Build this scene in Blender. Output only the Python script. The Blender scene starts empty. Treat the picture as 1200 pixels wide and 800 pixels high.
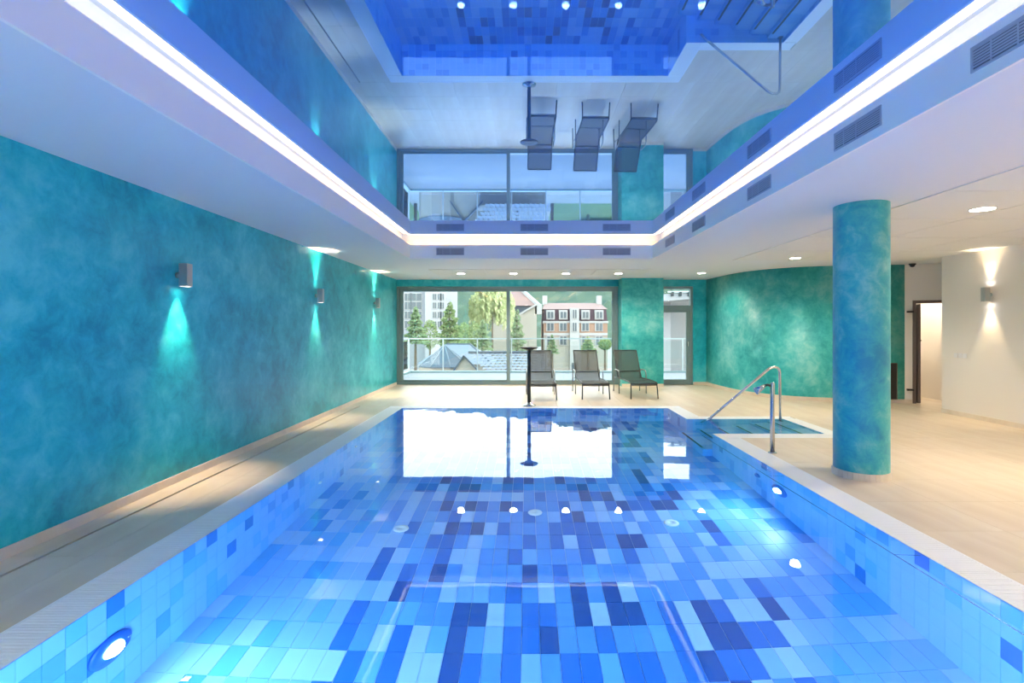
import bpy, math, random
from mathutils import Vector, Matrix, noise
R = math.radians
random.seed(7)
sc = bpy.context.scene

# ------------------------------------------------------------------ camera
cd = bpy.data.cameras.new('camera'); cam = bpy.data.objects.new('camera', cd)
sc.collection.objects.link(cam); sc.camera = cam
cam.location = (0, 0, 1.5); cam.rotation_euler = (R(90), 0, 0)
cd.sensor_width = 36; cd.lens = 18.0
cd.shift_x = -17/1200; cd.shift_y = -17/1200
cd.clip_end = 2000; cd.clip_start = 0.05

# ------------------------------------------------------------------ sky
world = bpy.data.worlds.new('sky'); sc.world = world; world.use_nodes = True
wn = world.node_tree.nodes; wl = world.node_tree.links; wn.clear()
wo = wn.new('ShaderNodeOutputWorld'); bg = wn.new('ShaderNodeBackground')
tc = wn.new('ShaderNodeTexCoord'); sx = wn.new('ShaderNodeSeparateXYZ'); cr = wn.new('ShaderNodeValToRGB')
cr.color_ramp.elements[0].position = 0.0; cr.color_ramp.elements[0].color = (0.92, 0.95, 0.94, 1)
cr.color_ramp.elements[1].position = 0.9; cr.color_ramp.elements[1].color = (0.62, 0.78, 0.95, 1)
wl.new(tc.outputs['Generated'], sx.inputs[0]); wl.new(sx.outputs['Z'], cr.inputs[0])
wl.new(cr.outputs[0], bg.inputs[0]); bg.inputs[1].default_value = 2.1
wl.new(bg.outputs[0], wo.inputs[0])

# ------------------------------------------------------------------ sun
sd = bpy.data.lights.new('sun', 'SUN'); so = bpy.data.objects.new('sun', sd); sc.collection.objects.link(so)
sd.energy = 0.8; sd.angle = R(3); sd.color = (1, 0.95, 0.85)
so.rotation_euler = (R(48), 0, R(60)); so.location = (-30, -10, 40)

# ------------------------------------------------------------------ exposure
sc.view_settings.view_transform = 'Standard'; sc.view_settings.look = 'None'
sc.view_settings.gamma = 1.0; sc.view_settings.use_curve_mapping = False
sc.view_settings.exposure = 1.48
LED_W = 1.1       # cove strength multiplier
DOWN_W = 1.7      # downlight multiplier
POOL_W = 0.38      # underwater lamps multiplier

# ================================================================== helpers
col = sc.collection
class MB:
    def __init__(s): s.v = []; s.f = []; s.m = []; s.sm = []
    def face(s, idx, mi=0, smooth=False): s.f.append(tuple(idx)); s.m.append(mi); s.sm.append(smooth)
    def box(s, x0, x1, y0, y1, z0, z1, mi=0):
        b = len(s.v)
        s.v += [(x0,y0,z0),(x1,y0,z0),(x1,y1,z0),(x0,y1,z0),(x0,y0,z1),(x1,y0,z1),(x1,y1,z1),(x0,y1,z1)]
        for q in ((0,3,2,1),(4,5,6,7),(0,1,5,4),(1,2,6,5),(2,3,7,6),(3,0,4,7)):
            s.face([b+i for i in q], mi)
        return s
    def bar(s, p, q, w, h, up=(0,0,1)):
        p = Vector(p); q = Vector(q); d = (q-p).normalized(); u = Vector(up)
        r = d.cross(u)
        if r.length < 1e-4: r = d.cross(Vector((1,0,0)))
        r.normalize(); u = r.cross(d).normalized(); b = len(s.v)
        for c in (p, q):
            for a, e in ((-1,-1),(1,-1),(1,1),(-1,1)): s.v.append(tuple(c + r*a*w/2 + u*e*h/2))
        for k in ((0,1,2,3),(7,6,5,4),(0,4,5,1),(1,5,6,2),(2,6,7,3),(3,7,4,0)): s.face([b+i for i in k])
        return s
    def tube(s, pts, r, n=10, caps=True, mi=0):
        pts = [Vector(p) for p in pts]; b = len(s.v); prev = None
        for i, p in enumerate(pts):
            if i == 0: d = pts[1]-p
            elif i == len(pts)-1: d = p-pts[i-1]
            else: d = (pts[i+1]-p).normalized() + (p-pts[i-1]).normalized()
            d.normalize()
            if prev is None:
                a = Vector((0,0,1)) if abs(d.z) < .9 else Vector((1,0,0))
                u = d.cross(a).normalized()
            else: u = (prev - d*prev.dot(d)).normalized()
            prev = u; w = d.cross(u)
            rr = r[i] if isinstance(r, (list, tuple)) else r
            for k in range(n):
                t = 2*math.pi*k/n; s.v.append(tuple(p + u*rr*math.cos(t) + w*rr*math.sin(t)))
        for i in range(len(pts)-1):
            for k in range(n):
                s.face((b+i*n+k, b+i*n+(k+1)%n, b+(i+1)*n+(k+1)%n, b+(i+1)*n+k), mi, True)
        if caps:
            s.face([b+k for k in range(n)][::-1], mi); s.face([b+(len(pts)-1)*n+k for k in range(n)], mi)
        return s
    def lathe(s, prof, c=(0,0,0), n=24, axis='z', mi=0, smooth=True, cap=True):
        b = len(s.v)
        for r, h in prof:
            for k in range(n):
                t = 2*math.pi*k/n; x, y = r*math.cos(t), r*math.sin(t)
                if axis == 'z': p = (c[0]+x, c[1]+y, c[2]+h)
                elif axis == 'x': p = (c[0]+h, c[1]+x, c[2]+y)
                else: p = (c[0]+y, c[1]+h, c[2]+x)
                s.v.append(p)
        for i in range(len(prof)-1):
            for k in range(n):
                s.face((b+i*n+k, b+i*n+(k+1)%n, b+(i+1)*n+(k+1)%n, b+(i+1)*n+k), mi, smooth)
        if cap:
            s.face([b+k for k in range(n)][::-1], mi); s.face([b+(len(prof)-1)*n+k for k in range(n)], mi)
        return s
    def prism(s, poly, z0, z1, mi=0):
        a = sum(poly[i][0]*poly[(i+1)%len(poly)][1]-poly[(i+1)%len(poly)][0]*poly[i][1] for i in range(len(poly)))
        if a < 0: poly = poly[::-1]
        b = len(s.v); n = len(poly)
        s.v += [(x,y,z0) for x,y in poly] + [(x,y,z1) for x,y in poly]
        s.face([b+i for i in range(n)][::-1], mi); s.face([b+n+i for i in range(n)], mi)
        for i in range(n): s.face((b+i, b+(i+1)%n, b+n+(i+1)%n, b+n+i), mi)
        return s
    def poly(s, pts, mi=0):
        b = len(s.v); s.v += [tuple(p) for p in pts]; s.face(range(b, b+len(pts)), mi); return s
    def mesh(s, name, mats):
        me = bpy.data.meshes.new(name); me.from_pydata(s.v, [], s.f)
        for m in (mats if isinstance(mats, (list, tuple)) else [mats]): me.materials.append(m)
        me.polygons.foreach_set('material_index', s.m); me.polygons.foreach_set('use_smooth', s.sm)
        me.update(); return me
    def build(s, name, mats, parent=None, loc=None):
        return link(name, s.mesh(name, mats), parent, loc)
def link(name, me, parent=None, loc=None):
    o = bpy.data.objects.new(name, me); col.objects.link(o)
    if loc: o.location = loc
    if parent: o.parent = parent
    return o
def tag(o, label=None, cat=None, group=None, kind=None):
    if label: o['label'] = label
    if cat: o['category'] = cat
    if group: o['group'] = group
    if kind: o['kind'] = kind
    return o
def empty(name, loc, rz=0):
    o = bpy.data.objects.new(name, None); col.objects.link(o)
    o.location = loc; o.rotation_euler = (0,0,rz); o.empty_display_size = .1; return o
def struct(mb, name, mats): return tag(mb.build(name, mats), kind='structure')
def copy_tree(o, parent=None):
    c = o.copy(); col.objects.link(c); c.parent = parent
    for ch in o.children: copy_tree(ch, c)
    return c
def bevel(o, w=.004, seg=2):
    m = o.modifiers.new('bevel', 'BEVEL'); m.width = w; m.segments = seg; m.limit_method = 'ANGLE'; return o

def mat(name, color, rough=.5, metal=0, spec=.5, bump=None, var=None, emit=None, coat=0):
    """var=(scale, colour2, low, high, detail, stretch) mixes a second colour by noise; bump=(scale, strength)"""
    m = bpy.data.materials.new(name); m.use_nodes = True
    nt = m.node_tree; b = nt.nodes['Principled BSDF']
    b.inputs['Base Color'].default_value = (*color, 1); b.inputs['Roughness'].default_value = rough
    b.inputs['Metallic'].default_value = metal; b.inputs['Specular IOR Level'].default_value = spec
    b.inputs['Coat Weight'].default_value = coat
    t = nt.nodes.new('ShaderNodeTexCoord')
    if var:
        sc_, c2, lo, hi, det, st = var
        mp = nt.nodes.new('ShaderNodeMapping'); mp.inputs['Scale'].default_value = st
        nz = nt.nodes.new('ShaderNodeTexNoise'); nz.inputs['Scale'].default_value = sc_; nz.inputs['Detail'].default_value = det
        nz.inputs['Roughness'].default_value = .62; nz.inputs['Distortion'].default_value = .6
        rp = nt.nodes.new('ShaderNodeValToRGB'); rp.color_ramp.elements[0].position = lo; rp.color_ramp.elements[1].position = hi
        rp.color_ramp.elements[0].color = (*color, 1); rp.color_ramp.elements[1].color = (*c2, 1)
        nt.links.new(t.outputs['Object'], mp.inputs[0]); nt.links.new(mp.outputs[0], nz.inputs['Vector'])
        nt.links.new(nz.outputs['Fac'], rp.inputs[0]); nt.links.new(rp.outputs[0], b.inputs['Base Color'])
    if bump:
        nb = nt.nodes.new('ShaderNodeTexNoise'); nb.inputs['Scale'].default_value = bump[0]; nb.inputs['Detail'].default_value = 5
        bp = nt.nodes.new('ShaderNodeBump'); bp.inputs['Strength'].default_value = bump[1]; bp.inputs['Distance'].default_value = .02
        nt.links.new(t.outputs['Object'], nb.inputs['Vector']); nt.links.new(nb.outputs['Fac'], bp.inputs['Height'])
        nt.links.new(bp.outputs[0], b.inputs['Normal'])
    if emit:
        b.inputs['Emission Color'].default_value = (*emit[0], 1); b.inputs['Emission Strength'].default_value = emit[1]
    return m

def plaster(name, c_dark, c_mid, c_light, rough=.38):
    """venetian plaster: trowelled clouds of three tones"""
    m = bpy.data.materials.new(name); m.use_nodes = True; nt = m.node_tree; L = nt.links
    b = nt.nodes['Principled BSDF']; b.inputs['Roughness'].default_value = rough
    t = nt.nodes.new('ShaderNodeTexCoord')
    n1 = nt.nodes.new('ShaderNodeTexNoise'); n1.inputs['Scale'].default_value = 1.1; n1.inputs['Detail'].default_value = 9
    n1.inputs['Roughness'].default_value = .66; n1.inputs['Distortion'].default_value = .3
    n2 = nt.nodes.new('ShaderNodeTexNoise'); n2.inputs['Scale'].default_value = 5.5; n2.inputs['Detail'].default_value = 8
    n2.inputs['Roughness'].default_value = .7; n2.inputs['Distortion'].default_value = .5
    mx = nt.nodes.new('ShaderNodeMath'); mx.operation = 'MULTIPLY_ADD'; mx.inputs[1].default_value = .62
    m2 = nt.nodes.new('ShaderNodeMath'); m2.operation = 'MULTIPLY'; m2.inputs[1].default_value = .38
    L.new(t.outputs['Object'], n1.inputs['Vector']); L.new(t.outputs['Object'], n2.inputs['Vector'])
    L.new(n2.outputs['Fac'], m2.inputs[0]); L.new(n1.outputs['Fac'], mx.inputs[0]); L.new(m2.outputs[0], mx.inputs[2])
    r = nt.nodes.new('ShaderNodeValToRGB'); e = r.color_ramp.elements
    e[0].position = .40; e[0].color = (*c_dark, 1); e[1].position = .62; e[1].color = (*c_light, 1)
    k = e.new(.50); k.color = (*c_mid, 1)
    L.new(mx.outputs[0], r.inputs[0]); L.new(r.outputs[0], b.inputs['Base Color'])
    bp = nt.nodes.new('ShaderNodeBump'); bp.inputs['Strength'].default_value = .12; bp.inputs['Distance'].default_value = .01
    L.new(n2.outputs['Fac'], bp.inputs['Height']); L.new(bp.outputs[0], b.inputs['Normal'])
    return m

# ================================================================== materials
M = {}
M['teal'] = plaster('teal_plaster', (.001,.30,.39), (.014,.47,.54), (.10,.62,.66), .33)
M['teal_green'] = plaster('sea_green_plaster', (.006,.32,.34), (.05,.47,.46), (.20,.60,.56), .45)
M['teal_pillar'] = plaster('pillar_plaster', (.004,.26,.42), (.04,.43,.46), (.26,.62,.58))
M['white'] = mat('white_paint', (.80,.80,.82), .6)
M['fascia'] = mat('fascia_paint', (.94,.91,.86), .6)
M['cream'] = mat('cream_paint', (.82,.78,.72), .6, bump=(60,.03))
M['panel'] = mat('ceiling_panel', (.80,.79,.77), .8, bump=(120,.05))
M['stone'] = mat('beige_stone', (.66,.54,.40), .42, var=(2.2,(.78,.68,.54),.35,.68,8,(1,.35,1)), bump=(14,.05))
M['stone2'] = mat('beige_stone_dark', (.64,.53,.39), .42, var=(2.6,(.76,.67,.53),.35,.68,8,(1,.35,1)), bump=(14,.05))
M['grout'] = mat('sand_grout', (.50,.44,.37), .9)
M['slot'] = mat('dark_slot', (.06,.06,.06), .8)
M['skirt'] = mat('skirting_stone', (.70,.60,.48), .45, var=(3,(.80,.72,.60),.35,.65,6,(1,1,1)))
M['grate'] = mat('white_grating', (.90,.92,.92), .45)
M['channel'] = mat('overflow_channel', (.66,.74,.76), .5)
M['frame'] = mat('grey_aluminium', (.21,.30,.31), .4, metal=.3)
M['steel'] = mat('brushed_steel', (.62,.63,.64), .22, metal=1)
M['darksteel'] = mat('dark_metal', (.045,.055,.06), .4, metal=.6)
M['sconce'] = mat('satin_aluminium', (.55,.52,.52), .38, metal=.8)
M['vent'] = mat('grey_vent', (.48,.49,.54), .5)
M['ventback'] = mat('vent_backing', (.16,.16,.19), .7)
M['black'] = mat('black_plastic', (.015,.015,.018), .4)
M['doorframe'] = mat('grey_brown_door', (.13,.10,.09), .5)
M['lampglow'] = mat('lamp_glow', (1,1,1), .5, emit=((1,.93,.82), 14))
M['ledstrip'] = mat('led_strip', (1,1,1), .5, emit=((1,.47,.17), 4.2*LED_W))
M['poolglow'] = mat('pool_lamp_glow', (.6,.95,1), .3, emit=((.45,.95,1), 6))
M['poolring'] = mat('pool_lamp_ring', (.02,.12,.55), .3)
M['fitting'] = mat('pool_fitting', (.82,.88,.82), .4)
M['tilegrout'] = mat('pool_grout', (.72,.85,.93), .8)
PAL = [(.38,.64,.92), (.23,.52,.90), (.09,.35,.80), (.016,.18,.60), (.012,.09,.34), (.13,.47,.88)]
TILE = [mat('pool_tile_%s' % n, c, .32) for n, c in zip(['pale','light','mid','deep','navy','azure'], PAL)]

# glossy blue stretch ceiling
m = bpy.data.materials.new('gloss_blue_ceiling'); m.use_nodes = True; nt = m.node_tree; b = nt.nodes['Principled BSDF']
b.inputs['Base Color'].default_value = (.20,.47,1.0,1); b.inputs['Metallic'].default_value = .78; b.inputs['Roughness'].default_value = .012
b.inputs['Specular IOR Level'].default_value = .6
M['gloss'] = m
# water: real refraction with faint ripples
m = bpy.data.materials.new('pool_water'); m.use_nodes = True; nt = m.node_tree; nt.nodes.clear()
out = nt.nodes.new('ShaderNodeOutputMaterial'); g = nt.nodes.new('ShaderNodeBsdfGlass'); g.inputs['IOR'].default_value = 1.333
g.inputs['Roughness'].default_value = 0; g.inputs['Color'].default_value = (.93,.98,1,1)
t = nt.nodes.new('ShaderNodeTexCoord'); nz = nt.nodes.new('ShaderNodeTexNoise'); nz.inputs['Scale'].default_value = 2.2; nz.inputs['Detail'].default_value = 2
bp = nt.nodes.new('ShaderNodeBump'); bp.inputs['Strength'].default_value = .06; bp.inputs['Distance'].default_value = .012
nt.links.new(t.outputs['Object'], nz.inputs['Vector']); nt.links.new(nz.outputs['Fac'], bp.inputs['Height'])
nt.links.new(bp.outputs[0], g.inputs['Normal']); nt.links.new(g.outputs[0], out.inputs[0])
M['water'] = m
# thin window pane
m = bpy.data.materials.new('window_glass'); m.use_nodes = True; nt = m.node_tree; nt.nodes.clear()
out = nt.nodes.new('ShaderNodeOutputMaterial'); tr = nt.nodes.new('ShaderNodeBsdfTransparent'); gl = nt.nodes.new('ShaderNodeBsdfGlossy')
gl.inputs['Roughness'].default_value = 0; tr.inputs[0].default_value = (.95,.98,.97,1)
fr = nt.nodes.new('ShaderNodeFresnel'); fr.inputs[0].default_value = 1.45; mx = nt.nodes.new('ShaderNodeMixShader')
nt.links.new(fr.outputs[0], mx.inputs[0]); nt.links.new(tr.outputs[0], mx.inputs[1]); nt.links.new(gl.outputs[0], mx.inputs[2]); nt.links.new(mx.outputs[0], out.inputs[0])
M['glass'] = m
# open-weave sling fabric
m = bpy.data.materials.new('sling_mesh'); m.use_nodes = True; nt = m.node_tree
b = nt.nodes['Principled BSDF']; b.inputs['Base Color'].default_value = (.03,.036,.038,1); b.inputs['Roughness'].default_value = .55
out = nt.nodes['Material Output']; tr = nt.nodes.new('ShaderNodeBsdfTransparent'); mx = nt.nodes.new('ShaderNodeMixShader'); mx.inputs[0].default_value = .55
nt.links.new(tr.outputs[0], mx.inputs[1]); nt.links.new(b.outputs[0], mx.inputs[2]); nt.links.new(mx.outputs[0], out.inputs[0])
M['sling'] = m

# ================================================================== dimensions
XL = -3.38; YB = 13.3; ZC = 2.73; YN = -3.0; XR = 7.30
PX0, PX1, PY0, PY1 = -2.31, 2.62, 0.8, 9.47; PD = 1.22
NX, NY0, NY1 = 4.20, 7.20, 8.37           # step niche
OX0, OX1, OY0, OY1 = -2.09, 2.27, -1.6, 9.2; ZL = 2.975; ZG = 3.07
CURVE = [(4.67,13.3),(4.69,12.9),(4.71,12.5),(4.74,12.1),(4.79,11.75),(4.87,11.42),(4.99,11.13),(5.16,10.88),(5.38,10.66),
         (5.62,10.5),(5.90,10.38),(6.20,10.29),(6.6,10.22),(7.0,10.16),(7.46,10.1)]
ROOM = [(XL,YN),(XR,YN),(XR,9.0),(7.34,9.0),(8.5,9.0),(8.5,9.75),(7.46,10.1)] + CURVE[::-1][1:] + [(XL,YB)]

# ================================================================== walls
struct(MB().box(XL-.25, XL, YN-.25, YB+.25, -.1, 3.3), 'wall_left', M['teal'])
w = MB(); n = len(CURVE)
outp = []
for i, p in enumerate(CURVE):
    a = Vector(CURVE[max(i-1,0)]); c = Vector(CURVE[min(i+1,n-1)]); d = (c-a).normalized(); outp.append(Vector(p)+Vector((-d.y, d.x))*.2)
bse = len(w.v)
for z in (-.05, ZC+.02):
    for p in CURVE: w.v.append((p[0],p[1],z))
    for p in outp: w.v.append((p.x,p.y,z))
for i in range(n-1):
    w.face((i+1, i, 2*n+i, 2*n+i+1), 0, True); w.face((n+i, n+i+1, 3*n+i+1, 3*n+i), 0, True)
    w.face((2*n+i, 3*n+i, 3*n+i+1, 2*n+i+1)); 
w.face((n-1, 3*n-1, 4*n-1, 2*n-1)); w.face((0, n, 3*n, 2*n))
struct(w, 'wall_right', M['teal_green'])
w = MB().box(XL, 4.9, YB, YB+.3, 2.553, 3.3); w.box(4.33, 4.9, YB, YB+.3, -.1, 2.553)
w.box(XL, 4.9, YB+.3, YB+.5, 2.62, 3.9)
struct(w, 'wall_back', M['teal'])
struct(MB().box(2.39, 3.44, 12.85, YB+.3, -.1, ZC+.01), 'wall_pier', M['teal_green'])
struct(MB().box(XR, XR+.2, YN-.2, 9.0, -.1, 2.9).box(XR+.2, 8.7, 8.8, 9.0, -.1, 2.9), 'wall_front_right', M['cream'])
struct(MB().box(XL-.2, XR+.2, YN-.2, YN, -.1, 3.3), 'wall_front', M['white'])
# cream wall with the doorway
w = MB()
def dw(t, off=0):      # along the doorway wall from the green corner
    a = Vector((7.46,10.1)); c = Vector((8.5,9.75)); d = (c-a).normalized(); nn = Vector((-d.y, d.x)); p = a+d*t+nn*off; return (p.x, p.y)
def wseg(mb, t0, t1, z0, z1, o0=0, o1=.15): mb.prism([dw(t0,o0), dw(t1,o0), dw(t1,o1), dw(t0,o1)], z0, z1)
wseg(w, 0, .13, -.05, ZC); wseg(w, .13, 1.10, 2.0, ZC)
struct(w, 'wall_doorway', M['cream'])
struct(MB().box(7.3, 9.4, 11.3, 11.4, -.1, 2.7).box(8.55, 8.65, 9.0, 11.3, -.1, 2.7).box(7.34,7.46,10.35,11.3,-.1,2.7), 'wall_corridor', M['cream'])

# ================================================================== ceilings
c = MB()
zt = 2.93
c.box(XL, OX0-.02, YN, YB, ZC, zt); c.box(OX1+.02, 9.0, YN, YB, ZC, zt)
c.box(OX0-.02, OX1+.02, YN, OY0-.02, ZC, zt); c.box(OX0-.02, OX1+.02, OY1+.02, YB, ZC, zt)
struct(c, 'ceiling', M['white'])
c = MB()
c.box(OX0-.02, OX0, OY0-.02, OY1+.02, ZC-.002, ZL); c.box(OX1, OX1+.02, OY0-.02, OY1+.02, ZC-.002, ZL)
c.box(OX0, OX1, OY0-.02, OY0, ZC-.002, ZL); c.box(OX0, OX1, OY1, OY1+.02, ZC-.002, ZL)
struct(c, 'trim_1', M['fascia'])      # upstand around the raised ceiling
CB = .20
c = MB()
for x0,x1,y0,y1 in ((OX0-CB-.1,OX0-CB,OY0-CB,OY1+CB),(OX1+CB,OX1+CB+.1,OY0-CB,OY1+CB),(OX0-CB-.1,OX1+CB+.1,OY0-CB-.1,OY0-CB),(OX0-CB-.1,OX1+CB+.1,OY1+CB,OY1+CB+.1)):
    c.box(x0,x1,y0,y1,zt,3.3)
struct(c, 'trim_2', M['white'])       # back of the light cove
struct(MB().box(OX0-CB, OX1+CB, OY0-CB, OY1+CB, ZG, ZG+.05), 'ceiling_gloss', M['gloss'])
struct(MB().box(XL-.25, 9.2, YN-.2, YB+.3, 3.3, 3.4), 'ceiling_slab', M['white'])
# LED strips lying in the cove
led = empty('cove_light', (0, 0, zt)); tag(led, 'warm white light strip running in the cove around the raised blue ceiling', 'light')
for x0,x1,y0,y1 in ((OX0-.11,OX0-.07,OY0,OY1),(OX1+.07,OX1+.11,OY0,OY1),(OX0-.07,OX1+.07,OY1+.07,OY1+.11),(OX0-.07,OX1+.07,OY0-.11,OY0-.07)):
    MB().box(x0,x1,y0,y1,.001,.035).build('light_strip', M['ledstrip'], led)
# suspended panels
def panels(xs, ys, name):
    k = 0
    for i in range(len(xs)-1):
        for j in range(len(ys)-1):
            MB().box(xs[i]+.009, xs[i+1]-.009, ys[j]+.009, ys[j+1]-.009, -.004, .006).build('ceiling_panel', M['panel'], bpy.data.objects['ceiling'], (0,0,ZC-.006))
panels([-2.1,-.9,.3,1.5,2.7], [10.9,12.1], 'b')
panels([3.77,4.95,6.13,7.28], [1.0+1.2*i for i in range(8)], 'r')

# ================================================================== floor
def clip(subject, x0, x1, y0, y1):
    def cut(ps, ins, inter):
        o = []
        for i in range(len(ps)):
            a, b2 = ps[i-1], ps[i]
            if ins(b2):
                if not ins(a): o.append(inter(a,b2))
                o.append(b2)
            elif ins(a): o.append(inter(a,b2))
        return o
    def ix(v): return lambda a,b: (v, a[1]+(b[1]-a[1])*(v-a[0])/(b[0]-a[0]))
    def iy(v): return lambda a,b: (a[0]+(b[0]-a[0])*(v-a[1])/(b[1]-a[1]), v)
    p = subject
    for ins, it in ((lambda q: q[0]>=x0, ix(x0)), (lambda q: q[0]<=x1, ix(x1)), (lambda q: q[1]>=y0, iy(y0)), (lambda q: q[1]<=y1, iy(y1))):
        if not p: return p
        p = cut(p, ins, it)
    o = []
    for q in p:
        if not o or (abs(q[0]-o[-1][0])+abs(q[1]-o[-1][1])) > 1e-4: o.append(q)
    if len(o) > 2 and abs(o[0][0]-o[-1][0])+abs(o[0][1]-o[-1][1]) < 1e-4: o.pop()
    return o if len(o) > 2 else []
def area(p): return abs(sum(p[i-1][0]*p[i][1]-p[i][0]*p[i-1][1] for i in range(len(p))))/2
CW = .27
regions = [(-3.15,-2.31-CW,YN,9.72), (PX1+CW,XR,YN,NY0-CW), (NX+.22,9.3,NY0-CW,NY1+.22), (PX1+CW,9.3,NY1+.22,9.72), (XL,9.3,9.72,YB), (-2.31-CW,PX1+CW,YN,PY0-CW), (XL,-3.18,YN,9.72)]
fl = MB()
for r in regions: fl.prism(clip(ROOM, *r), -.3, -.012)
floor = struct(fl, 'floor', M['grout'])
struct(MB().box(-3.18,-3.15,YN,9.72,-.25,-.03), 'trim_3', M['slot'])
struct(MB().box(XL, 4.6, YB, YB+.5, -.3, -.002).box(7.3, 9.4, 9.6, 11.4, -.3, -.013), 'floor_threshold', M['stone'])
share = {}
def slab(x0,x1,y0,y1):
    p = clip(ROOM, x0,x1,y0,y1)
    if not p or area(p) < .004: return
    key = None
    if abs(area(p)-(x1-x0)*(y1-y0)) < 1e-4: key = (round(x1-x0,3), round(y1-y0,3), random.random() < .35)
    if key and key in share: o = link('floor_tile', share[key], floor, (x0,y0,0)); return
    mb = MB()
    if key: mb.box(.0015, x1-x0-.0015, .0015, y1-y0-.0015, -.012, 0)
    else:
        p = [(q[0]-x0, q[1]-y0) for q in p]; mb.prism(p, -.012, 0)
    me = mb.mesh('floor_tile', M['stone2'] if (key and key[2]) else M['stone'])
    if key: share[key] = me
    link('floor_tile', me, floor, (x0,y0,0))
def paving(x0,x1,y0,y1,tx,ty):
    nx = max(1, round((x1-x0)/tx)); ny = max(1, round((y1-y0)/ty))
    for i in range(nx):
        for j in range(ny):
            slab(x0+(x1-x0)*i/nx, x0+(x1-x0)*(i+1)/nx, y0+(y1-y0)*j/ny, y0+(y1-y0)*(j+1)/ny)
paving(-3.155,-2.31-CW, 0.6, 9.72, .30, .9)
paving(XL,-3.178, 0.6, 9.72, .3, .9)
paving(PX1+CW, XR, .6, NY0-CW, .63, .63)
paving(NX+.22, 8.5, NY0-CW, NY1+.22, .6, .6)
paving(PX1+CW, 8.5, NY1+.22, 9.72, .62, .55)
paving(XL, 8.5, 9.72, YB, .66, .6)
fl2 = MB().box(-2.31-CW, PX1+CW, YN, PY0-CW, -.012, 0); fl2.box(PX1+CW, XR, YN, .6, -.012, 0); fl2.box(XL, -2.31-CW, YN, .6, -.012, 0)
o = fl2.build('paving_behind', M['stone'], floor)

# skirting
def skirt(pts, name, h=.075, th=.012):
    mb = MB()
    for a, b2 in zip(pts[:-1], pts[1:]):
        a = Vector(a); b2 = Vector(b2); d = (b2-a).normalized(); nn = Vector((d.y,-d.x))*th
        mb.prism([tuple(a), tuple(b2), tuple(b2+nn), tuple(a+nn)], 0.0005, h)
    return struct(mb, name, M['skirt'])
skirt([(XL,YN),(XL,YB)], 'baseboard_left')
skirt(CURVE, 'baseboard_right')
skirt([(4.33,YB),(4.67,YB)], 'baseboard_back')
skirt([(2.39,12.85),(3.44,12.85)], 'baseboard_pier')
skirt([(XR,9.0),(XR,YN)], 'baseboard_front_right')
skirt([(7.46,10.1), dw(.12)], 'baseboard_doorway')

# overflow gratings around the water
trimn = [3]
def grating(x0,x1,y0,y1,along):
    trimn[0] += 1
    b_ = struct(MB().box(x0,x1,y0,y1,-.3,-.016), 'trim_%d' % trimn[0], M['channel'])
    e = MB(); t = .02
    if along == 'y': e.box(x0,x0+t,y0,y1,-.016,0).box(x1-t,x1,y0,y1,-.016,0)
    else: e.box(x0,x1,y0,y0+t,-.016,0).box(x0,x1,y1-t,y1,-.016,0)
    e.build('edge_strip', M['grate'], b_)
    r = MB(); pitch = .024
    if along == 'y':
        k = y0+.002
        while k < y1-.018: r.box(x0+t, x1-t, k, k+.019, -.014, -.001); k += pitch
    else:
        k = x0+.002
        while k < x1-.018: r.box(k, k+.019, y0+t, y1-t, -.014, -.001); k += pitch
    tag(r.build('grating_ribs', M['grate'], b_), kind='stuff')
grating(PX0-CW, PX0, PY0-CW, PY1, 'y')
grating(PX0-CW, PX1+CW, PY1, PY1+.25, 'x')
grating(PX1, PX1+CW, NY1, PY1, 'y')
grating(PX1, PX1+CW, PY0-CW, NY0-CW, 'y')
grating(PX1, NX+.22, NY0-CW, NY0, 'x')
grating(NX, NX+.22, NY0, NY1, 'y')
grating(PX1+CW, NX+.22, NY1, NY1+.22, 'x')
grating(PX0, PX1, PY0-CW, PY0, 'x')

# ================================================================== pool basin
def pick(dark, lo=0):
    r = random.random()
    if r < dark*.22: return 4
    if r < dark*.62: return 3
    if r < dark*1.25: return 2
    return random.choice([0,0,1,5])
TW, TL = .1264, .255; G = .004
pf = struct(MB().box(PX0-.2, PX1+.2, PY0-.2, PY1+.2, -PD-.25, -PD-.006), 'pool_floor', M['tilegrout'])
tm = []
for i in range(6): tm.append(MB().box(G/2, TW-G/2, G/2, TL-G/2, -.006, 0).mesh('pool_tile', TILE[i]))
nx = int(round((PX1-PX0)/TW)); ny = int((PY1-PY0)/TL)+1; rest = MB(); cnt = 0
y00 = PY1-ny*TL
for j in range(ny):
    for i in range(nx):
        x = PX0+i*TW; y = y00+j*TL
        u = 1-abs((x+.06-.25)/2.4)
        k = pick(.05+.70*max(0,u)**.8)
        if x < -1.3 or x > 1.75: k = random.choice([0,1,1,0,1,5]) if random.random() < .86 else 2
        if y > 2.7 and cnt < 300:
            link('pool_tile', tm[k], pf, (x, y, -PD)); cnt += 1
        elif y > PY0-.2:
            rest.box(x+G/2, x+TW-G/2, y+G/2, y+TL-G/2, -PD-.006, -PD, k)
tag(rest.build('pool_tiles', TILE, pf), kind='stuff')
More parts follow.
